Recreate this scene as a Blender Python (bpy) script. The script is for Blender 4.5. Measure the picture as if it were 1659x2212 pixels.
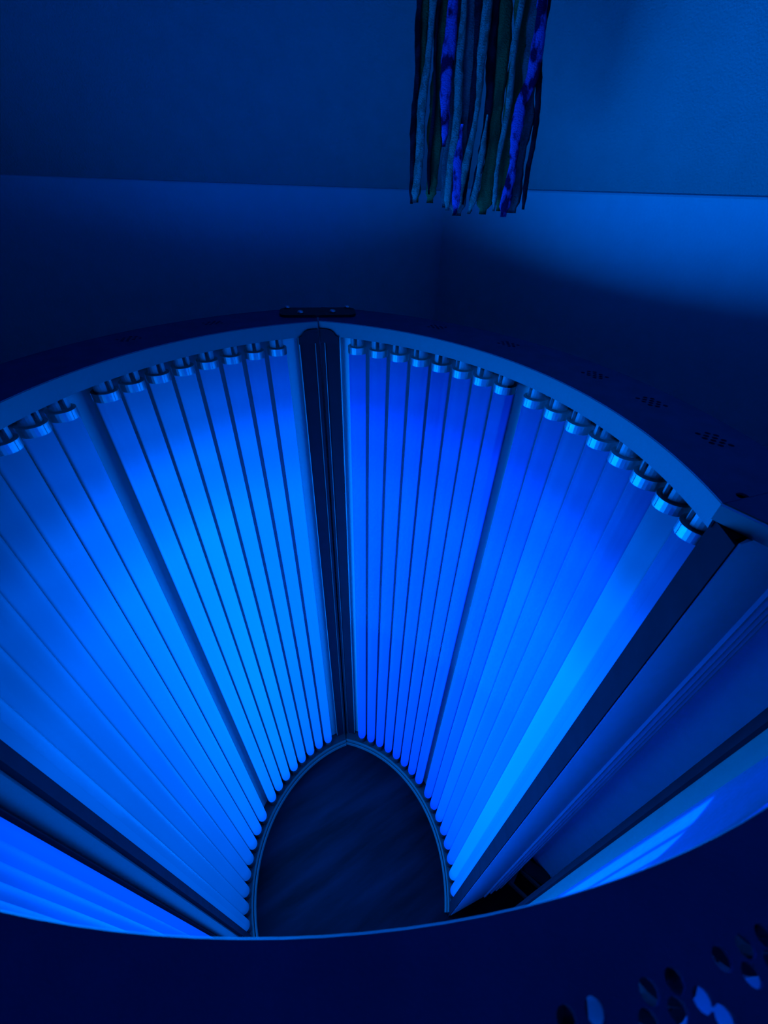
import bpy, math, random
from mathutils import Vector, Matrix
from mathutils.geometry import delaunay_2d_cdt

# ------------------------------------------------------------------ scene, camera, world, exposure
for o in list(bpy.data.objects):
    bpy.data.objects.remove(o)
sc = bpy.context.scene
COL = sc.collection
random.seed(7)

CAM_Z = 2.07                      # phone held up over the near rim of the booth
F_PX, NADIR = 880.0, (789.5, 2212.93)
dv = Vector(((NADIR[0] - 829.5) / F_PX, (NADIR[1] - 1106) / F_PX, 1)).normalized()
fv = (Vector((0, 0, 1)) - dv * dv.z).normalized()
rv = dv.cross(fv)
if rv.x < 0:
    rv = -rv
axis = lambda i: Vector((rv[i], fv[i], -dv[i]))
cx, cy, cz = axis(0), -axis(1), -axis(2)
cam_data = bpy.data.cameras.new('camera')
cam = bpy.data.objects.new('camera', cam_data)
COL.objects.link(cam)
m = Matrix((cx, cy, cz)).transposed().to_4x4()
m.translation = (0, 0, CAM_Z)
cam.matrix_world = m
cam_data.sensor_fit = 'HORIZONTAL'
cam_data.sensor_width = 36
cam_data.lens = F_PX * 36 / 1659
cam_data.clip_start = 0.01
cam_data.dof.use_dof = True
cam_data.dof.focus_distance = 1.2
cam_data.dof.aperture_fstop = 14
sc.camera = cam

world = bpy.data.worlds.new('world')
sc.world = world
world.use_nodes = True
world.node_tree.nodes['Background'].inputs[0].default_value = (0, 0, 0, 1)
world.node_tree.nodes['Background'].inputs[1].default_value = 0.0

sc.view_settings.view_transform = 'Standard'
sc.view_settings.look = 'None'
sc.view_settings.exposure = 0.0
sc.view_settings.gamma = 1.0
sc.view_settings.use_curve_mapping = False
sc.cycles.use_denoising = True
sc.cycles.max_bounces = 5
sc.cycles.diffuse_bounces = 3
sc.cycles.glossy_bounces = 2
sc.cycles.adaptive_threshold = 0.03
sc.cycles.transparent_max_bounces = 16

TUBE_POWER = 2.4                  # blue radiance of a healthy tube's phosphor
TUBE_LIGHT = 16.0                 # blue radiance of the light each tube throws into the booth

# ------------------------------------------------------------------ materials
def new_mat(name):
    mt = bpy.data.materials.new(name)
    mt.use_nodes = True
    mt.cycles.emission_sampling = 'NONE' if name == 'fluorescent_phosphor' else 'AUTO'
    nt = mt.node_tree
    return mt, nt, nt.nodes, nt.links, nt.nodes['Principled BSDF']

def surf(name, col, rough=0.5, metal=0.0, var=0.12, scale=30, bump=0.0, bscale=200, spec=0.5, stretch=(1, 1, 1)):
    mt, nt, N, L, P = new_mat(name)
    tc = N.new('ShaderNodeTexCoord')
    mp = N.new('ShaderNodeMapping'); mp.inputs['Scale'].default_value = stretch
    L.new(tc.outputs['Object'], mp.inputs[0])
    nz = N.new('ShaderNodeTexNoise'); nz.inputs['Scale'].default_value = scale; nz.inputs['Detail'].default_value = 4
    L.new(mp.outputs[0], nz.inputs['Vector'])
    cr = N.new('ShaderNodeValToRGB')
    cr.color_ramp.elements[0].position = 0.3; cr.color_ramp.elements[1].position = 0.7
    cr.color_ramp.elements[0].color = tuple(c * (1 - var) for c in col) + (1,)
    cr.color_ramp.elements[1].color = tuple(min(1, c * (1 + var)) for c in col) + (1,)
    L.new(nz.outputs['Fac'], cr.inputs[0]); L.new(cr.outputs[0], P.inputs['Base Color'])
    P.inputs['Roughness'].default_value = rough
    P.inputs['Metallic'].default_value = metal
    P.inputs['Specular IOR Level'].default_value = spec
    if bump:
        n2 = N.new('ShaderNodeTexNoise'); n2.inputs['Scale'].default_value = bscale; n2.inputs['Detail'].default_value = 3
        L.new(tc.outputs['Object'], n2.inputs['Vector'])
        b = N.new('ShaderNodeBump'); b.inputs['Strength'].default_value = bump; b.inputs['Distance'].default_value = 0.002
        L.new(n2.outputs['Fac'], b.inputs['Height']); L.new(b.outputs[0], P.inputs['Normal'])
    return mt

M = {}
M['wall_low'] = surf('wall_paint_pale', (0.75, 0.75, 0.72), 0.7, var=0.03, bump=0.25, bscale=260)
M['wall_up'] = surf('wall_paint_teal', (0.35, 0.42, 0.36), 0.8, var=0.04, bump=0.5, bscale=420)
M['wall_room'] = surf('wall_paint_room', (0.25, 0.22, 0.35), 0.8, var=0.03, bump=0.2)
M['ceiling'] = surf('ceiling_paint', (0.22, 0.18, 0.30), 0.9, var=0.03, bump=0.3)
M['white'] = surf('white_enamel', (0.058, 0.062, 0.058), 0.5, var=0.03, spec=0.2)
M['black_top'] = surf('black_powder_coat', (0.10, 0.085, 0.19), 0.6, var=0.1, bump=0.1, bscale=700, spec=0.25)
M['black'] = surf('black_plastic', (0.03, 0.03, 0.03), 0.45, var=0.1, spec=0.35)
M['post'] = surf('dark_edge_profile', (0.012, 0.011, 0.014), 0.6, var=0.08, spec=0.0)
M['metal'] = surf('brushed_aluminium', (0.20, 0.21, 0.20), 0.4, metal=1.0, var=0.06)
M['reflector'] = surf('reflector_sheet', (0.22, 0.26, 0.21), 0.5, metal=0.0, var=0.06, scale=14, stretch=(1, 1, 0.05))
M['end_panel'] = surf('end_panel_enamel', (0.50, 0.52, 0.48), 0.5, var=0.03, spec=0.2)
M['trim'] = surf('base_trim_metal', (0.075, 0.085, 0.070), 0.4, var=0.05)
M['plinth'] = surf('plinth_dark', (0.015, 0.016, 0.015), 0.5, var=0.1)
M['disc'] = surf('cap_insulator', (0.09, 0.10, 0.09), 0.5, var=0.1)
M['holder'] = surf('holder_plastic', (0.13, 0.14, 0.13), 0.5, var=0.04)
M['screw'] = surf('screw_steel', (0.8, 0.8, 0.8), 0.25, metal=1.0, var=0.02)

def tube_mat():
    mt, nt, N, L, P = new_mat('fluorescent_phosphor')
    N.remove(P)
    out = N['Material Output']
    oi = N.new('ShaderNodeObjectInfo')
    tc = N.new('ShaderNodeTexCoord'); sx = N.new('ShaderNodeSeparateXYZ')
    L.new(tc.outputs['Object'], sx.inputs[0])
    mr = N.new('ShaderNodeMapRange'); mr.inputs['From Min'].default_value = 0.0; mr.inputs['From Max'].default_value = TUBE_L
    L.new(sx.outputs['Z'], mr.inputs['Value'])
    cr = N.new('ShaderNodeValToRGB'); cr.color_ramp.interpolation = 'EASE'
    e = cr.color_ramp.elements           # the phosphor is dim next to the electrodes at both ends
    e[0].position = 0.0; e[0].color = (0.42,) * 3 + (1,)
    e[1].position = 1.0; e[1].color = (0.16,) * 3 + (1,)
    for p, v in ((0.06, 0.70), (0.25, 0.85), (0.5, 1.0), (0.80, 1.0), (0.90, 0.62), (0.96, 0.26)):
        k = e.new(p); k.color = (v,) * 3 + (1,)
    L.new(mr.outputs[0], cr.inputs[0])
    em = N.new('ShaderNodeEmission')
    L.new(oi.outputs['Color'], em.inputs['Color'])
    mu = N.new('ShaderNodeMath'); mu.operation = 'MULTIPLY'; mu.inputs[1].default_value = TUBE_POWER
    L.new(cr.outputs[0], mu.inputs[0])
    bk = N.new('ShaderNodeMapRange')       # tanning tubes carry an opaque reflector coat on their back side
    bk.interpolation_type = 'SMOOTHSTEP'
    bk.inputs['From Min'].default_value = -0.45 * TUBE_R; bk.inputs['From Max'].default_value = 0.15 * TUBE_R
    bk.inputs['To Min'].default_value = 0.25; bk.inputs['To Max'].default_value = 1.0
    L.new(sx.outputs['X'], bk.inputs['Value'])
    m2 = N.new('ShaderNodeMath'); m2.operation = 'MULTIPLY'
    L.new(mu.outputs[0], m2.inputs[0]); L.new(bk.outputs[0], m2.inputs[1]); L.new(m2.outputs[0], em.inputs['Strength'])
    gl = N.new('ShaderNodeBsdfPrincipled')
    gl.inputs['Base Color'].default_value = (0.006, 0.006, 0.006, 1); gl.inputs['Roughness'].default_value = 0.5; gl.inputs['Specular IOR Level'].default_value = 0.02
    ad = N.new('ShaderNodeAddShader')
    L.new(em.outputs[0], ad.inputs[0]); L.new(gl.outputs[0], ad.inputs[1]); L.new(ad.outputs[0], out.inputs['Surface'])
    return mt

def acrylic_mat():
    mt, nt, N, L, P = new_mat('clear_acrylic')
    N.remove(P)
    out = N['Material Output']
    tr = N.new('ShaderNodeBsdfTransparent'); tr.inputs[0].default_value = (0.97, 0.97, 0.98, 1)
    gl = N.new('ShaderNodeBsdfGlossy'); gl.inputs['Roughness'].default_value = 0.12
    mx = N.new('ShaderNodeMixShader'); mx.inputs[0].default_value = 0.003
    L.new(tr.outputs[0], mx.inputs[1]); L.new(gl.outputs[0], mx.inputs[2])
    L.new(mx.outputs[0], out.inputs['Surface'])
    return mt

def floor_mat():
    mt, nt, N, L, P = new_mat('dark_laminate')
    tc = N.new('ShaderNodeTexCoord'); mp = N.new('ShaderNodeMapping')
    mp.inputs['Scale'].default_value = (1.6, 11, 1)
    vr = N.new('ShaderNodeVectorRotate'); vr.rotation_type = 'Z_AXIS'; vr.inputs['Angle'].default_value = math.radians(-32)
    L.new(tc.outputs['Object'], vr.inputs['Vector']); L.new(vr.outputs[0], mp.inputs[0])
    nz = N.new('ShaderNodeTexNoise'); nz.inputs['Scale'].default_value = 1.0; nz.inputs['Detail'].default_value = 5; nz.inputs['Roughness'].default_value = 0.55
    L.new(mp.outputs[0], nz.inputs['Vector'])
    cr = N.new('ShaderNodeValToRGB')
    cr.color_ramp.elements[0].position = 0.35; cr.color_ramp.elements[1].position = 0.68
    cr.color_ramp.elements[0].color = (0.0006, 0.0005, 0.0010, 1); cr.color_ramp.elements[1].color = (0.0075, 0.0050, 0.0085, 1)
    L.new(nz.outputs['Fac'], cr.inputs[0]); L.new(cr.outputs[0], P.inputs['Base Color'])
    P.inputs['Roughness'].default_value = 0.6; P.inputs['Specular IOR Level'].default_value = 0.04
    return mt

def rag_mat(name, a, b, scale):
    mt, nt, N, L, P = new_mat(name)
    tc = N.new('ShaderNodeTexCoord')
    mp = N.new('ShaderNodeMapping'); mp.inputs['Scale'].default_value = (1, 1, 0.55)
    L.new(tc.outputs['Object'], mp.inputs[0])
    nz = N.new('ShaderNodeTexNoise'); nz.inputs['Scale'].default_value = scale; nz.inputs['Detail'].default_value = 2
    L.new(mp.outputs[0], nz.inputs['Vector'])
    cr = N.new('ShaderNodeValToRGB')
    cr.color_ramp.elements[0].position = 0.42; cr.color_ramp.elements[1].position = 0.54
    cr.color_ramp.elements[0].color = a + (1,); cr.color_ramp.elements[1].color = b + (1,)
    L.new(nz.outputs['Fac'], cr.inputs[0]); L.new(cr.outputs[0], P.inputs['Base Color'])
    P.inputs['Roughness'].default_value = 0.95; P.inputs['Specular IOR Level'].default_value = 0.05
    n2 = N.new('ShaderNodeTexNoise'); n2.inputs['Scale'].default_value = 700
    L.new(tc.outputs['Object'], n2.inputs['Vector'])
    bp = N.new('ShaderNodeBump'); bp.inputs['Strength'].default_value = 0.6; bp.inputs['Distance'].default_value = 0.002
    L.new(n2.outputs['Fac'], bp.inputs['Height']); L.new(bp.outputs[0], P.inputs['Normal'])
    return mt

TUBE_Z0, TUBE_Z1, TUBE_R = 0.07, 1.812, 0.0172
TUBE_L = TUBE_Z1 - TUBE_Z0
M['tube'] = tube_mat()
M['acrylic'] = acrylic_mat()
M['floor'] = floor_mat()
def diffuser_mat():
    mt, nt, N, L, P = new_mat('frosted_diffuser')
    N.remove(P)
    tc = N.new('ShaderNodeTexCoord'); wv = N.new('ShaderNodeTexNoise'); wv.inputs['Scale'].default_value = 160
    L.new(tc.outputs['Object'], wv.inputs['Vector'])
    cr = N.new('ShaderNodeValToRGB')
    cr.color_ramp.elements[0].color = (0.45, 0.30, 0.52, 1); cr.color_ramp.elements[1].color = (0.65, 0.42, 0.74, 1)
    L.new(wv.outputs['Fac'], cr.inputs[0])
    tl = N.new('ShaderNodeBsdfTranslucent'); L.new(cr.outputs[0], tl.inputs['Color'])
    df = N.new('ShaderNodeBsdfDiffuse'); df.inputs['Color'].default_value = (0.05, 0.05, 0.05, 1)
    ad = N.new('ShaderNodeAddShader')
    L.new(tl.outputs[0], ad.inputs[0]); L.new(df.outputs[0], ad.inputs[1])
    L.new(ad.outputs[0], N['Material Output'].inputs['Surface'])
    return mt
M['diffuser'] = diffuser_mat()
M['rag_print'] = rag_mat('rag_print_cotton', (0.006, 0.006, 0.04), (0.07, 0.09, 0.34), 95)
M['rag_rope'] = rag_mat('rag_pale_wool', (0.09, 0.14, 0.10), (0.15, 0.22, 0.17), 160)
M['rag_slate'] = rag_mat('rag_slate_cotton', (0.04, 0.07, 0.07), (0.07, 0.11, 0.10), 60)
M['rag_olive'] = rag_mat('rag_olive_cotton', (0.03, 0.07, 0.025), (0.05, 0.11, 0.035), 60)
M['rag_dark'] = rag_mat('rag_dark_cotton_and_gap', (0.003, 0.004, 0.008), (0.012, 0.014, 0.022), 80)
M['wood'] = surf('dowel_wood', (0.4, 0.3, 0.2), 0.6, var=0.2, scale=20)

# ------------------------------------------------------------------ helpers
def mesh_obj(name, verts, faces, mat, parent=None, smooth=False, loc=None):
    me = bpy.data.meshes.new(name)
    me.from_pydata([tuple(v) for v in verts], [], faces)
    me.validate(); me.update()
    if mat is not None:
        me.materials.append(mat)
    if smooth:
        for p in me.polygons:
            p.use_smooth = True
    o = bpy.data.objects.new(name, me)
    COL.objects.link(o)
    if parent is not None:
        o.parent = parent
    if loc is not None:
        o.location = loc
    return o

def share(name, src, parent, loc, rotz=0.0):
    o = bpy.data.objects.new(name, src.data)
    COL.objects.link(o); o.parent = parent; o.location = loc; o.rotation_euler = (0, 0, rotz)
    return o

def empty(name, loc=(0, 0, 0)):
    o = bpy.data.objects.new(name, None); COL.objects.link(o); o.location = loc
    o.empty_display_size = 0.1
    return o

def tag(o, label=None, cat=None, group=None, kind=None):
    if label: o['label'] = label
    if cat: o['category'] = cat
    if group: o['group'] = group
    if kind: o['kind'] = kind
    return o

def box(cx_, cy_, cz_, sx, sy, sz, ang=0.0, off=0):
    c, s = math.cos(ang), math.sin(ang)
    v = []
    for z in (-sz / 2, sz / 2):
        for x, y in ((-sx / 2, -sy / 2), (sx / 2, -sy / 2), (sx / 2, sy / 2), (-sx / 2, sy / 2)):
            v.append((cx_ + x * c - y * s, cy_ + x * s + y * c, cz_ + z))
    f = [(0, 3, 2, 1), (4, 5, 6, 7), (0, 1, 5, 4), (1, 2, 6, 5), (2, 3, 7, 6), (3, 0, 4, 7)]
    return v, [tuple(i + off for i in q) for q in f]

def boxes(specs):
    V, F = [], []
    for s in specs:
        v, f = box(*s, off=len(V)); V += v; F += f
    return V, F

def prism(outline, z0, z1):
    n = len(outline)
    V = [(x, y, z0) for x, y in outline] + [(x, y, z1) for x, y in outline]
    F = [tuple(range(n - 1, -1, -1)), tuple(range(n, 2 * n))]
    F += [(i, (i + 1) % n, n + (i + 1) % n, n + i) for i in range(n)]
    return V, F

class Curve:
    """plan curve of a unit; pt(s, o): s along it, o towards the inside of the booth"""
    def __init__(self, x0, y0, th, kap, s0=None, miter=0.0, s1=None, miter1=0.0):
        self.s1, self.miter1 = s1, miter1
        self.x0, self.y0, self.th, self.kap = x0, y0, th, kap
        self.s0, self.miter = s0, miter
    def pt(self, s, o=0.0):
        if self.s0 is not None:
            s = max(s, self.s0 + self.miter * o)
        if self.s1 is not None:
            s = min(s, self.s1 + self.miter1 * o)
        t = self.th + self.kap * s
        x = self.x0 + (math.sin(t) - math.sin(self.th)) / self.kap
        y = self.y0 - (math.cos(t) - math.cos(self.th)) / self.kap
        g = 1 if self.kap > 0 else -1
        return (x - g * math.sin(t) * o, y + g * math.cos(t) * o)
    def ang(self, s):
        return self.th + self.kap * s

def sweep(cv, s0, s1, prof, n=40):
    """closed (o, z) profile swept along the curve, capped"""
    V, F = [], []
    k = len(prof)
    for i in range(n + 1):
        s = s0 + (s1 - s0) * i / n
        for o, z in prof:
            x, y = cv.pt(s, o); V.append((x, y, z))
    for i in range(n):
        for j in range(k):
            a, b = i * k + j, i * k + (j + 1) % k
            F.append((a, b, b + k, a + k))
    F.append(tuple(range(k - 1, -1, -1))); F.append(tuple(n * k + j for j in range(k)))
    if cv.kap > 0:
        F = [tuple(reversed(f)) for f in F]
    return V, F

def perforated(outline, holes, z0, z1, seg=14):
    """flat plate with real round holes; holes: (x, y, r)"""
    pts = [Vector(p) for p in outline]
    loops = [list(range(len(pts)))]
    for x, y, r in holes:
        b = len(pts)
        pts += [Vector((x + r * math.cos(2 * math.pi * i / seg), y + r * math.sin(2 * math.pi * i / seg))) for i in range(seg)]
        loops.append(list(range(b, b + seg)))
    edges = [(l[i], l[(i + 1) % len(l)]) for l in loops for i in range(len(l))]
    res = delaunay_2d_cdt(pts, edges, [], 1, 1e-7)
    P2, E2, F2 = res[0], res[1], res[2]
    n = len(P2)
    V = [(p.x, p.y, z1) for p in P2] + [(p.x, p.y, z0) for p in P2]
    F, cnt = [], {}
    for f in F2:
        f = list(f)
        mx_, my_ = sum(P2[i].x for i in f) / len(f), sum(P2[i].y for i in f) / len(f)
        if any((mx_ - x) ** 2 + (my_ - y) ** 2 < (r * .97) ** 2 for x, y, r in holes):
            continue
        area = sum(P2[f[i]].x * P2[f[(i + 1) % len(f)]].y - P2[f[(i + 1) % len(f)]].x * P2[f[i]].y for i in range(len(f)))
        if area < 0: f.reverse()
        F.append(tuple(f)); F.append(tuple(n + i for i in reversed(f)))
        for i in range(len(f)):
            a, b = f[i], f[(i + 1) % len(f)]
            cnt.setdefault((min(a, b), max(a, b)), []).append((a, b))
    for k, v in cnt.items():
        if len(v) == 1:
            a, b = v[0]; F.append((b, a, n + a, n + b))
    return V, F

def lathe(prof, seg=24, gap=None):
    """(r, z) profile turned about z; gap = (a0, a1) leaves a slot"""
    V, F = [], []
    k = len(prof)
    for i in range(seg):
        a = 2 * math.pi * i / seg
        for r, z in prof:
            V.append((r * math.cos(a), r * math.sin(a), z))
    for i in range(seg):
        j = (i + 1) % seg
        for q in range(k - 1):
            F.append((i * k + q, j * k + q, j * k + q + 1, i * k + q + 1))
    return V, F

# ------------------------------------------------------------------ the room (corner with two walls close behind the booth)
# the booth stands in an obtuse corner; each near wall is a plane at distance P with outward azimuth A
AR, PR, AL, PL, BACK, ZC = math.radians(55), 0.77, math.radians(-16), 1.10, 2.6, 2.60
def nrm(a): return Vector((math.sin(a), math.cos(a)))
def meet(a, p, b, q):
    na, nb = nrm(a), nrm(b); det = na.x * nb.y - na.y * nb.x
    return Vector(((p * nb.y - q * na.y) / det, (na.x * q - nb.x * p) / det))
AB, AF = AR + math.pi, AR + math.pi / 2
def room_outline(d):
    return [meet(AR, PR + d, AL, PL + d), meet(AR, PR + d, AF, 1.6 + d), meet(AF, 1.6 + d, AB, BACK + d), meet(AB, BACK + d, AL, PL + d)]
IN, OUT = room_outline(0), room_outline(.12)
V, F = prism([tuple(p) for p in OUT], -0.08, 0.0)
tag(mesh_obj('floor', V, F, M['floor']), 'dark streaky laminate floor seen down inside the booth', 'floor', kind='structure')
V, F = prism([tuple(p) for p in OUT], ZC, ZC + .08)
tag(mesh_obj('ceiling', V, F, M['ceiling']), 'plain pale ceiling above the booth', 'ceiling', kind='structure')
def two_part_wall(name, i, j, a, zl, words):
    # lower wall stands proud of the upper one and ends in a small rounded ledge
    n = nrm(a)
    prof = [(.1, 0), (.1, zl), (.004, zl), (.001, zl - .0015), (0, zl - .004), (0, 0)]
    V = []
    for k in (i, j):
        for d, z in prof:
            p = IN[k] + (OUT[k] - IN[k]) * (d / .12); V.append((p.x, p.y, z))
    F = [(q, (q + 1) % 6, 6 + (q + 1) % 6, 6 + q) for q in range(6)] + [(5, 4, 3, 2, 1, 0), (6, 7, 8, 9, 10, 11)]
    tag(mesh_obj(name, V, F, M['wall_low']), 'pale lower wall ' + words + ' ending in a straight ledge', 'wall', kind='structure')
    A = [IN[k] + (OUT[k] - IN[k]) * t for k, t in ((i, .03), (j, .03), (j, 1), (i, 1))]
    V, F = prism([tuple(p) for p in A], zl, ZC)
    tag(mesh_obj(name + '_upper', V, F, M['wall_up']), 'darker upper wall ' + words + ' above the ledge', 'wall', kind='structure')
two_part_wall('wall_right', 0, 1, AR, CAM_Z + .006, 'right of the corner')
two_part_wall('wall_left', 3, 0, AL, CAM_Z + .000, 'left of the corner')
for nm, i, j, w in (('wall_front', 1, 2, 'plain wall behind the viewer'), ('wall_rear', 2, 3, 'plain wall at the far left end of the room')):
    V, F = prism([tuple(p) for p in (IN[i], OUT[i], OUT[j], IN[j])], 0, ZC)
    tag(mesh_obj(nm, V, F, M['wall_room']), w, 'wall', kind='structure')

# ------------------------------------------------------------------ shared tube meshes
h = TUBE_L
tube_prof = [(0.0005, 0.0), (0.0104, 0.0035), (0.0155, 0.0115), (TUBE_R, 0.022)] + \
            [(TUBE_R, 0.022 + (h - 0.022) * i / 3) for i in range(1, 4)]
V, F = lathe(tube_prof, 24)
TUBE = mesh_obj('fluorescent_tube', V, F, M['tube'], smooth=True)
V, F = lathe([(TUBE_R - .001, 0), (TUBE_R + .0012, 0), (TUBE_R + .0012, 0.0125), (TUBE_R - .0025, 0.0125), (TUBE_R - .0025, 0.0105)], 28)
# three small crimps in the metal ring
for a in (0, 2.1, 4.2):
    c, s = math.cos(a), math.sin(a)
    v, f = box((TUBE_R + .0012) * c, (TUBE_R + .0012) * s, 0.006, 0.0012, 0.0012, 0.0115, a, off=len(V)); V += v; F += f
CAP = mesh_obj('end_cap', V, F, M['metal'])
V, F = lathe([(0.0002, 0.0095), (TUBE_R - .0024, 0.0095), (TUBE_R - .0024, 0.0108), (0.0002, 0.0108)], 28)
DISC = mesh_obj('end_disc', V, F, M['disc'])
# lamp holder: C-shaped socket with a slot towards the inside, hanging from the rail
def holder_mesh():
    V, F = [], []
    ro, ri, z0, z1, n = 0.0132, 0.0095, 0.0140, 0.030, 20
    a0, a1 = math.radians(16), math.radians(344)
    for i in range(n + 1):
        a = a0 + (a1 - a0) * i / n
        for r, z in ((ri, z0), (ro, z0), (ro, z1), (ri, z1)):
            V.append((r * math.cos(a), r * math.sin(a), z))
    for i in range(n):
        for j in range(4):
            p, q = i * 4 + j, i * 4 + (j + 1) % 4
            F.append((p, q, q + 4, p + 4))
    F += [(3, 2, 1, 0), tuple(n * 4 + j for j in range(4))]
    for y in (-.004, .004):
        v, f = box(0.0, y, 0.018, 0.0022, 0.0022, 0.018, off=len(V)); V += v; F += f
    return V, F
V, F = holder_mesh()
HOLDER = mesh_obj('lamp_holder', V, F, M['holder'])
V, F = lathe([(0.0002, -0.034), (0.016, -0.034), (0.016, -0.002), (0.0125, 0.004), (0.0002, 0.004)], 16)
FOOT = mesh_obj('lower_holder', V, F, M['plinth'])

def add_tube(parent, cv, s, colour, light=0.0, o_t=0.0):
    x, y = cv.pt(s, o_t)
    inward = cv.pt(s, o_t + 0.001)
    rz = math.atan2(inward[1] - y, inward[0] - x)
    t = share('fluorescent_tube', TUBE, parent, (x, y, TUBE_Z0), rz)
    t.color = tuple(colour) + (1.0,)
    for nm, src in (('end_cap', CAP), ('end_disc', DISC)):
        share(nm, src, t, (0, 0, TUBE_L))
    share('lamp_holder', HOLDER, parent, (x, y, TUBE_Z1), rz + random.uniform(-.3, .3))
    share('lower_holder', FOOT, parent, (x, y, TUBE_Z0), rz)
    if light:                             # the tube's own light, thrown to its open side
        la = bpy.data.lights.new('tube_light', 'AREA')
        la.shape = 'RECTANGLE'; la.size = 0.034; la.size_y = 1.50
        la.color = (0.0, 0.16, 1.0)
        la.energy = TUBE_LIGHT * light * math.pi * la.size * la.size_y
        lo = bpy.data.objects.new('tube_light', la); COL.objects.link(lo)
        lo.parent = t
        lo.matrix_local = Matrix.Translation((.0245 if o_t == 0 else TUBE_R + .0008, 0, 0.86)) @ Matrix.Rotation(-math.pi / 2, 4, 'Y') @ Matrix.Rotation(math.pi / 2, 4, 'Z')
    return t

# colour of a tube as emitted: (R, G, B) times TUBE_POWER
def tint(g, b=1.0, r=0.0):
    return (r, g / TUBE_POWER, b)

# ------------------------------------------------------------------ a curved lamp unit
Z_TOP, Z_RAIL = 1.868, 1.841
O_LIP, O_BOT, O_REF, O_OUT = 0.0165, 0.0150, -0.026, -0.095
def lamp_unit(name, cv, s_a, s_b, groups, holes, ledge=True, light=0.0, s_f=None, o_ref=O_REF):
    s_f = s_b if s_f is None else s_f
    r = empty(name, (*cv.pt((s_a + s_b) / 2, -0.03), 0))
    inv = Vector((-r.location.x, -r.location.y, 0))
    P = empty('tmp'); P.location = inv   # parts are authored in world space
    parts = []
    def part(nm, VF, mat, smooth=False):
        V, F = VF
        o = mesh_obj(nm, [(v[0] + inv.x, v[1] + inv.y, v[2]) for v in V], F, mat, r, smooth)
        parts.append(o); return o
    bpy.data.objects.remove(P)
    class Shift:                          # the same curve in the unit's own space
        def pt(self, s, o=0.0):
            x, y = cv.pt(s, o); return (x + inv.x, y + inv.y)
    lc = Shift()
    part('outer_shell', sweep(cv, s_a, s_b, [(O_OUT, 0), (O_OUT, Z_TOP - .003), (O_OUT + .002, Z_TOP - .003), (O_OUT + .002, 0)]), M['black_top'])
    part('reflector', sweep(cv, s_a, s_b, [(o_ref - .001, .04), (o_ref - .001, Z_RAIL + .019), (o_ref, Z_RAIL + .019), (o_ref, .04)], 60), M['reflector'] if ledge else M['end_panel'])
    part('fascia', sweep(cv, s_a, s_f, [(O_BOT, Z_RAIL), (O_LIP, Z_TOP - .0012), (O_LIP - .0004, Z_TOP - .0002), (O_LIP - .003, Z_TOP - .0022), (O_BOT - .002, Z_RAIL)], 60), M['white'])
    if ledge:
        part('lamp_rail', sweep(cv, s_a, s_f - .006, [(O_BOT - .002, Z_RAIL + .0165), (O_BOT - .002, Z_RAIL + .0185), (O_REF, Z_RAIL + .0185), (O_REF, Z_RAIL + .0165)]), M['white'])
    n = 60
    inner = [cv.pt(s_a + (s_f - s_a) * i / n, O_LIP - .0004) for i in range(n + 1)]
    outer = [cv.pt(s_a + (s_f - s_a) * i / n, O_OUT) for i in range(n, -1, -1)]
    part('top_cover', perforated(inner + outer, holes, Z_TOP - .002, Z_TOP), M['black_top'])
    part('plinth', sweep(cv, s_a, s_b, [(O_OUT + .003, 0), (O_OUT + .003, .036), (.010, .036), (.012, .03), (.012, 0)]), M['plinth'])
    part('base_trim', sweep(cv, s_a, s_b, [(.0125, .0), (.0125, .030), (.0165, .032), (.0185, .028), (.0185, 0)], 60), M['trim'])
    part('base_trim', sweep(cv, s_a, s_b, [(.0215, .0), (.0215, .012), (.0255, .012), (.0275, .002), (.0275, 0)], 60), M['trim'])
    for q, (tubes, (g0, g1)) in enumerate(groups):
        for s, c in tubes:
            add_tube(r, lc_curve(lc, cv), s, c, light[q] if isinstance(light, tuple) else light, 0.0 if ledge else -.005)
        if g0 is not None:
            part('acrylic_shield', sweep(cv, g0, g1, [(.0215, .055), (.0215, Z_RAIL + .001), (.0235, Z_RAIL + .001), (.0235, .055)], 30), M['acrylic'], False)
    return r, part

class lc_curve:
    def __init__(self, shifted, cv): self.a, self.cv = shifted, cv
    def pt(self, s, o=0.0): return self.a.pt(s, o)

S = 2.0
L_CV = Curve(-0.1093131 * S, 0.4045009 * S, -2.5936721, 3.9996610 / S, s0=-0.0850, miter=0.22)
R_CV = Curve(-0.0323993 * S, 0.4172357 * S, -0.3003841, -3.7925179 / S, s0=-0.0768, miter=0.22)
def lamp_s(pitch, gap):
    out, s = [], 0.0
    for i in range(16):
        if i == 8: s += gap
        elif i: s += pitch
        out.append(s)
    return out
LS = lamp_s(0.0224355 * S, 0.0350563 * S)
RS = lamp_s(0.0225497 * S, 0.0311438 * S)

def vent_holes(cv, s_list, rows=((-0.042, 0), (-0.0480, .5), (-0.054, 0), (-.060, .5)), per=3, step=0.0098):
    out = []
    for s in s_list:
        for o, ph in rows:
            for i in range(per):
                out.append((*cv.pt(s + (i + ph) * step, o), 0.0030))
    return out

lg = [.20, .21, .23, .25, .28, .29, .28, .26, .24, .22, .19, .15, .125, .11, .10, .095]
rg = [.10, .095, .095, .10, .10, .10, .10, .10, .11, .12, .17, .15, .16, .17, .31, .20]
lb = [1.0] * 8 + [.9, .8, .65, .5, .42, .36, .32, .30]
rb = [1.0] * 16
LT = [(s, tint(g, b)) for s, g, b in zip(LS, lg, lb)]
RT = [(s, tint(g, b)) for s, g, b in zip(RS, rg, rb)]

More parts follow.
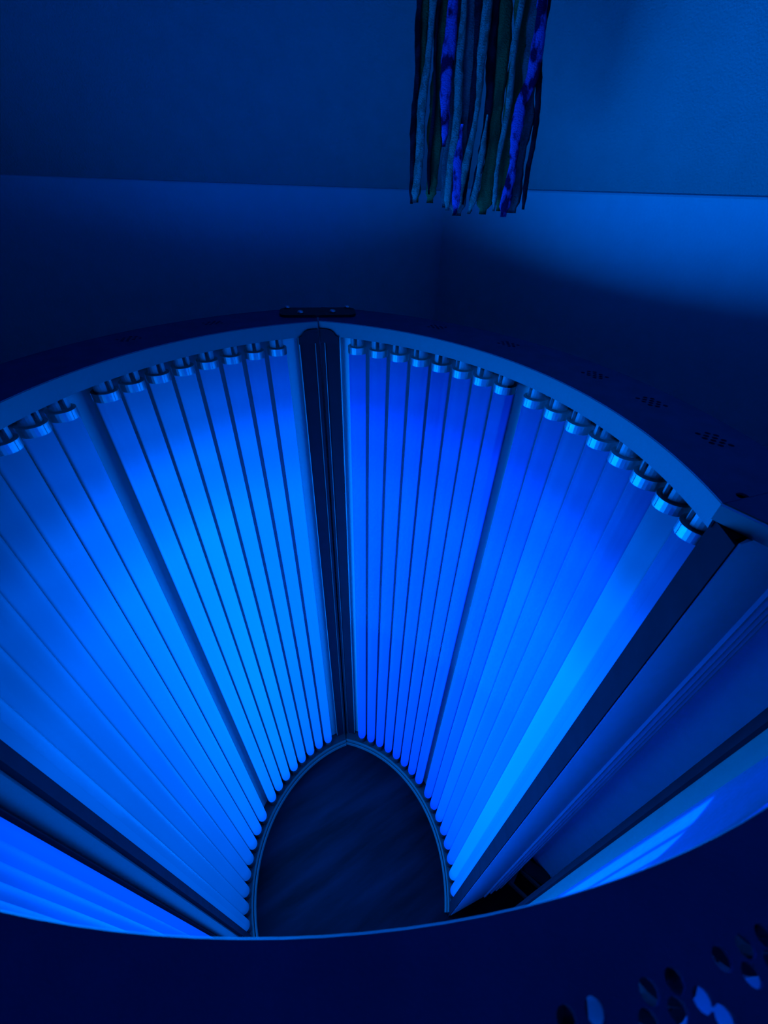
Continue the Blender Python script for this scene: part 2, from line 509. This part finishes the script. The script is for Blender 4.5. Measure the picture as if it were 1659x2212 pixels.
sL_end, sR_end = LS[-1] + .042, RS[-1] + .050
R_CV.s1, R_CV.miter1 = sR_end, .72
big = (*R_CV.pt(RS[-1] + .012, -.008), .0055)
left, lpart = lamp_unit('tanning_booth_unit', L_CV, -0.10, sL_end,
    [(LT[:8], (LS[0] - .03, LS[7] + .026)), (LT[8:], (LS[8] - .022, LS[15] + .02))],
    vent_holes(L_CV, [LS[i] - .01 for i in (2, 5, 9, 12)]), light=1.7)
tag(left, 'left curved booth unit with sixteen glowing blue tubes beside the seam', 'tanning booth', 'curved lamp units of the tanning booth')
right, rpart = lamp_unit('tanning_booth_unit', R_CV, -0.105, sR_end,
    [(RT[:8], (RS[0] - .03, RS[7] + .022)), (RT[8:], (RS[8] - .022, RS[15] + .02))],
    vent_holes(R_CV, [RS[i] - .01 for i in (3, 6, 9, 11, 13)]) + [big], light=0.62, s_f=RS[-1] + .026)
tag(right, 'right curved booth unit with one brighter cyan tube near its end', 'tanning booth', 'curved lamp units of the tanning booth')

# seam posts: dark profile, pale reflector edge, thin metal lips
for cv, part in ((L_CV, lpart), (R_CV, rpart)):
    s0 = cv.s0
    part('edge_post', sweep(cv, s0 - .02, s0 + .036, [(-.030, .02), (-.030, Z_RAIL + .004), (-.012, Z_RAIL + .004), (-.012, .02)], 6), M['post'])
    part('metal_lip', sweep(cv, s0 - .02, s0 + .0045, [(-.012, .02), (-.012, Z_RAIL + .006), (-.007, Z_RAIL + .006), (-.007, .02)], 4), M['post'])
    part('post_bead', sweep(cv, s0 + .0045, s0 + .0060, [(-.012, .02), (-.012, Z_RAIL + .002), (-.0085, Z_RAIL + .002), (-.0085, .02)], 2), M['trim'])
    part('post_edge', sweep(cv, s0 + .036, s0 + .0372, [(-.026, .05), (-.026, Z_RAIL), (-.011, Z_RAIL), (-.011, .05)], 2), M['reflector'])
    # rounded dark shoulder plate that laps over the lower edge of the fascia
    e = s0 + .22 * .018 + .0004
    pz = [(0, -.012), (.040, -.012), (.040, .001), (.034, .003), (.030, .0085), (.024, .012), (.015, .0135), (0, .0135)]
    V = [(*cv.pt(e + a, oo), Z_RAIL + z) for oo in (.0168, .0182) for a, z in pz]
    k = len(pz)
    F = [tuple(range(k)), tuple(range(2 * k - 1, k - 1, -1))] + [(i, (i + 1) % k, k + (i + 1) % k, k + i) for i in range(k)]
    part('shoulder_plate', (V, F), M['post'])
# dark posts that close the free ends of the two units
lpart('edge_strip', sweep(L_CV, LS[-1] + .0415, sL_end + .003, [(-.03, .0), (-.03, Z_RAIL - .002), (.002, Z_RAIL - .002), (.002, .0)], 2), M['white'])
lpart('end_post', sweep(L_CV, LS[-1] + .0225, LS[-1] + .0415, [(-.03, .0), (-.03, Z_RAIL + .004), (.010, Z_RAIL + .004), (.010, .0)], 6), M['post'])
rpart('end_post', sweep(R_CV, RS[-1] + .0225, sR_end + .02, [(-.03, .0), (-.03, Z_RAIL + .008), (.012, Z_RAIL + .008), (.012, .0)], 6), M['post'])

# thick end face of the right unit: enamelled plate with four raised ribs
a, b = Vector(R_CV.pt(sR_end, .010)), Vector((0.500, 0.345))
d2 = (b - a); ln = d2.length; d2.normalize(); nn = Vector((d2.y, -d2.x)); ang = math.atan2(d2.y, d2.x)
mid = (a + b) / 2 + nn * .004
rpart('end_plate', box(mid.x, mid.y, .9315, ln, .006, 1.835, ang), M['end_panel'])
for t in (.62, .74, .84, .93):
    p = a + d2 * ln * t + nn * .0088
    rpart('rib', box(p.x, p.y, Z_RAIL / 2 + .01, .007, .005, Z_RAIL - .04, ang), M['end_panel'])
# short flared header past the end of the fascia
T0 = Vector(R_CV.pt(RS[-1] + .0255, O_LIP + .0002)); dF, nF = Vector((.58, -.815)), Vector((.815, .58))
T1 = T0 + dF * .075
q2 = [T0, T1, T1 + nF * .003, T0 + nF * .003]
rpart('end_fascia', prism([tuple(p) for p in q2], Z_TOP - .0175, Z_TOP - .0002), M['white'])
rpart('end_cover', prism([tuple(p) for p in (T0, T1, T1 + nF * .13, Vector(R_CV.pt(RS[-1] + .0262, O_OUT)))], Z_TOP - .0022, Z_TOP - .0004), M['black_top'])

# ------------------------------------------------------------------ the door unit in front (its near rim is right under the camera)
DC, DR = (-0.055255, 0.602518), 0.585511 + O_LIP - .0004
def dang(a):       # arc length on the door for an angle measured from straight down
    return math.radians(a + 50) * DR
x0 = DC[0] + DR * math.sin(math.radians(-50)); y0 = DC[1] - DR * math.cos(math.radians(-50))
D_CV = Curve(x0, y0, math.radians(-50), 1.0 / DR)
def dhole(angs, r):
    o = O_LIP - r
    return [(*D_CV.pt(dang(a), o), .0032) for a in angs]
dh = []
for base in (0, 9.2, 18.4):
    dh += dhole([base + v for v in (11.14, 12.06, 13.92, 14.86, 16.71, 17.70, 18.55)], .0266)
    dh += dhole([base + v for v in (13.48, 14.5, 15.4, 17.31, 18.25)], .0322)
    dh += dhole([base + v for v in (13.9, 15.74, 17.9)], .0371)
for base in (-37.5, -30):
    dh += dhole([base + v for v in (0, 1, 2.75, 3.72, 5.5)], .0240)
    dh += dhole([base + v for v in (2.4, 3.4, 6.1)], .0291)
dr = [24.8 - 4.4 * i for i in range(5)]
ds = [33.6 - 4.4 * i for i in range(2)]
dl = [-37.1 + 4.4 * i for i in range(9)]
DT_R = [(dang(a), tint(.40, 1.6)) for a in dr]
DT_S = [(dang(a), tint(.10, .8)) for a in ds]
DT_L = [(dang(a), tint(.08, .45)) for a in dl]
door, dpart = lamp_unit('tanning_booth_door', D_CV, dang(-38.6), dang(46.3), [(DT_L, (None, None)), (DT_R, (None, None)), (DT_S, (None, None))], dh, ledge=False, light=(0.18, 0.45, 0.42), o_ref=-.075)
dpart('diffuser_sheet', sweep(D_CV, dang(3.5), dang(36.5), [(.0148, .03), (.0148, Z_RAIL - .001), (.0158, Z_RAIL - .001), (.0158, .03)], 24), M['diffuser'])
tag(door, 'near curved door unit with dark perforated top along the bottom edge', 'tanning booth')
dpart('end_post', sweep(D_CV, dang(44.2), dang(46.5), [(-.03, .0), (-.03, Z_RAIL + .004), (.012, Z_RAIL + .004), (.012, .0)], 4), M['post'])
dpart('side_strip', sweep(D_CV, dang(36.6), dang(44.2), [(-.006, .04), (-.006, Z_RAIL + .004), (.008, Z_RAIL + .004), (.008, .04)], 6), M['trim'])
dpart('end_post', sweep(D_CV, dang(-38.9), dang(-38.5), [(-.012, .0), (-.012, Z_RAIL + .004), (.014, Z_RAIL + .004), (.014, .0)], 4), M['post'])
bpy.data.objects.remove(TUBE); bpy.data.objects.remove(CAP); bpy.data.objects.remove(DISC)
bpy.data.objects.remove(HOLDER); bpy.data.objects.remove(FOOT)

# ------------------------------------------------------------------ hinge plate over the seam
hc, ha = Vector((-0.1475, 0.889)), math.radians(9.5)
hinge = empty('hinge_plate', (hc.x, hc.y, Z_TOP))
hinge.rotation_euler = (0, 0, ha)
def rounded(w, dpt, r, n=5):
    out = []
    for sx, sy, a0 in ((1, 1, 0), (-1, 1, 90), (-1, -1, 180), (1, -1, 270)):
        for i in range(n + 1):
            t = math.radians(a0 + 90 * i / n)
            out.append((sx * (w / 2 - r) + r * math.cos(t), sy * (dpt / 2 - r) + r * math.sin(t)))
    return out
V, F = prism(rounded(.150, .062, .016), 0.0002, .005)
mesh_obj('plate', V, F, M['black'], hinge)
V, F = lathe([(0.0001, .0002), (.0062, .0002), (.0062, .002), (.0050, .0045), (.0025, .0056), (0.0001, .0058)], 14)
SCR = None
for x, y in ((-.034, -.018), (.029, -.012), (-.061, .024), (.060, .027)):
    if SCR is None:
        SCR = mesh_obj('screw', V, F, M['screw'], hinge, True, (x, y, .005))
    else:
        share('screw', SCR, hinge, (x, y, .005))
tag(hinge, 'small black hinge plate with four bright screws over the back seam', 'hinge')

# ------------------------------------------------------------------ small things on the floor, seen through the slit on the right
fb = empty('floor_bracket', (0.592, 0.338, 0)); fb.rotation_euler = (0, 0, math.radians(-39))
specs = [(0, .030, .012, .115, .008, .024), (0, -.030, .012, .115, .008, .024), (-.050, 0, .012, .012, .052, .024), (.050, 0, .012, .014, .052, .024)]
for s in specs:
    V, F = box(*s); mesh_obj('bar', V, F, M['trim'], fb)
V, F = prism([(-.10, -.05), (-.062, -.034), (-.062, .034), (-.085, .034)], 0, .012)
mesh_obj('foot_plate', V, F, M['trim'], fb)
tag(fb, 'small grey metal frame lying on the floor past the right unit', 'bracket')
ad = empty('power_adapter', (0.636, 0.377, 0)); ad.rotation_euler = (0, 0, math.radians(-31))
V, F = prism(rounded(.098, .044, .006), 0, .034); mesh_obj('case', V, F, M['black'], ad)
V, F = prism(rounded(.090, .037, .005), .034, .037); mesh_obj('lid', V, F, M['black'], ad)
tag(ad, 'black box on the floor by the right wall beside the metal frame', 'box')

# ------------------------------------------------------------------ wall hanging of rag strips on the back wall
HA, HN, HZ = math.radians(8), 0.80, 2.38
wh = empty('rag_hanging', (HN * math.sin(HA), HN * math.cos(HA), HZ))
wh.rotation_euler = (0, 0, -HA)
tag(wh, 'hanging of long fabric strips and yarn in the corner, two of them bright blue prints', 'hanging')
def strand(pts, w, mat, n_off, wob=.0012, dep=.006):
    """pts: (u, z) along the wall; an uneven flattened tube of cloth"""
    K = HN / 0.98
    pts = [(u * K, CAM_Z + (z - CAM_Z) * K) for u, z in pts]; w *= K; dep *= K
    if pts[0][1] > 2.22:
        du = (pts[0][0] - pts[1][0]) / (pts[0][1] - pts[1][1]); pts.insert(0, (pts[0][0] + du * .5 * (HZ - .008 - pts[0][1]), HZ - .008))
    short = pts[0][1] < 2.2
    rnd = random.Random(int(abs(pts[-1][0]) * 1e5))
    path = []
    for (u0, z0), (u1, z1) in zip(pts, pts[1:]):
        k = max(2, int((z0 - z1) / .006))
        for i in range(k): path.append((u0 + (u1 - u0) * i / k, z0 + (z1 - z0) * i / k))
    path.append(pts[-1])
    V, F, seg = [], [], 8
    ph, w0 = rnd.uniform(0, 6), 1.0
    for i, (u, z) in enumerate(path):
        w0 += rnd.uniform(-.16, .16); w0 = min(1.3, max(.72, w0))
        u += wob * math.sin(i * .35 + ph) + rnd.uniform(-.0004, .0004)
        end = 1 if i < len(path) - 2 else .55
        if short: end = min(end, .25 + i * .12)
        for j in range(seg):
            a = 2 * math.pi * j / seg + .25 * math.sin(i * .2 + ph)
            V.append((u + w * .58 * w0 * end * math.cos(a), -n_off + dep * .5 * math.sin(a) * end, z - HZ))
    for i in range(len(path) - 1):
        for j in range(seg):
            F.append((i * seg + j, i * seg + (j + 1) % seg, (i + 1) * seg + (j + 1) % seg, (i + 1) * seg + j))
    F.append(tuple(range(seg))); F.append(tuple((len(path) - 1) * seg + j for j in range(seg - 1, -1, -1)))
    return mesh_obj('fabric_strip', V, F, mat, wh, True)
RP, RR, RS_, RO, RD = M['rag_print'], M['rag_rope'], M['rag_slate'], M['rag_olive'], M['rag_dark']
strand([(-.1099, 2.299), (-.1094, 2.1985), (-.1067, 2.048)], .010, RD, .000)
strand([(-.1049, 2.299), (-.1015, 2.1985), (-.096, 2.050)], .014, RO, -.004)
strand([(-.0884, 2.2988), (-.0922, 2.241), (-.095, 2.1875), (-.0983, 2.050)], .0105, RR, .006)
strand([(-.0813, 2.2987), (-.0779, 2.1987), (-.0751, 2.063)], .007, RD, .002)
strand([(-.0749, 2.2987), (-.0725, 2.1988), (-.070, 2.050)], .022, RO, -.004)
strand([(-.0607, 2.2986), (-.0582, 2.2511), (-.0574, 2.2151), (-.0546, 2.130)], .0145, RP, .010, .0015)
strand([(-.0551, 2.2985), (-.0453, 2.1989), (-.0429, 2.044)], .018, RS_, -.001)
strand([(-.0431, 2.2984), (-.036, 2.188), (-.036, 2.1416), (-.0376, 2.040)], .010, RR, .007)
strand([(-.0319, 2.2983), (-.0222, 2.1991), (-.0228, 2.1234), (-.016, 2.032)], .021, RS_, .001)
strand([(-.0193, 2.2982), (-.0097, 2.1882), (-.0075, 2.050)], .011, RD, .002)  # near-black strand stands in for the shaded gap between two strips
strand([(-.0082, 2.2981), (-.0023, 2.1993), (-.0074, 2.1299), (-.020, 2.034)], .0105, RR, .009)
strand([(.0043, 2.2979), (.0144, 2.1994), (.0161, 2.1117), (.0061, 2.040)], .013, RD, .001)
strand([(.015, 2.1716), (.0169, 2.1303), (.0133, 2.0791), (.0036, 2.036)], .010, RR, .011)
strand([(.0195, 2.2978), (.0295, 2.1886), (.0324, 2.112), (.0326, 2.036)], .027, RO, -.001)
strand([(.0469, 2.2975), (.0573, 2.1997), (.0608, 2.1312), (.0634, 2.042)], .025, RO, -.002)
strand([(.044, 2.297), (.0447, 2.246), (.0469, 2.1887), (.0461, 2.1248), (.049, 2.042)], .0085, RR, .007)
strand([(.074, 2.2973), (.0757, 2.2508), (.078, 2.2157), (.0686, 2.1834), (.0685, 2.1252), (.0709, 2.034)], .0135, RP, .011, .0015)
strand([(.070, 2.297), (.0721, 2.2509), (.0788, 2.1724), (.0794, 2.1193), (.0824, 2.040)], .021, RS_, .001)
strand([(.080, 2.297), (.0812, 2.2699), (.0962, 2.1726), (.1002, 2.1319), (.1026, 2.046)], .010, RD, .002)
strand([(-.024, 2.1596), (-.0268, 2.1107), (-.0191, 2.034)], .014, RP, .010)
V, F = lathe([(0.0001, -.12), (.008, -.12), (.008, .12), (.0001, .12)], 16)
dw = mesh_obj('dowel', V, F, M['wood'], wh, True, (0.0, -.003, 0)); dw.rotation_euler = (0, math.pi / 2, 0)
for x in (-.10, .10):
    V, F = lathe([(0.0001, 0), (.0016, 0), (.0016, ZC - HZ), (.0001, ZC - HZ)], 8)
    mesh_obj('cord', V, F, M['rag_rope'], wh, True, (x, -.003, 0))
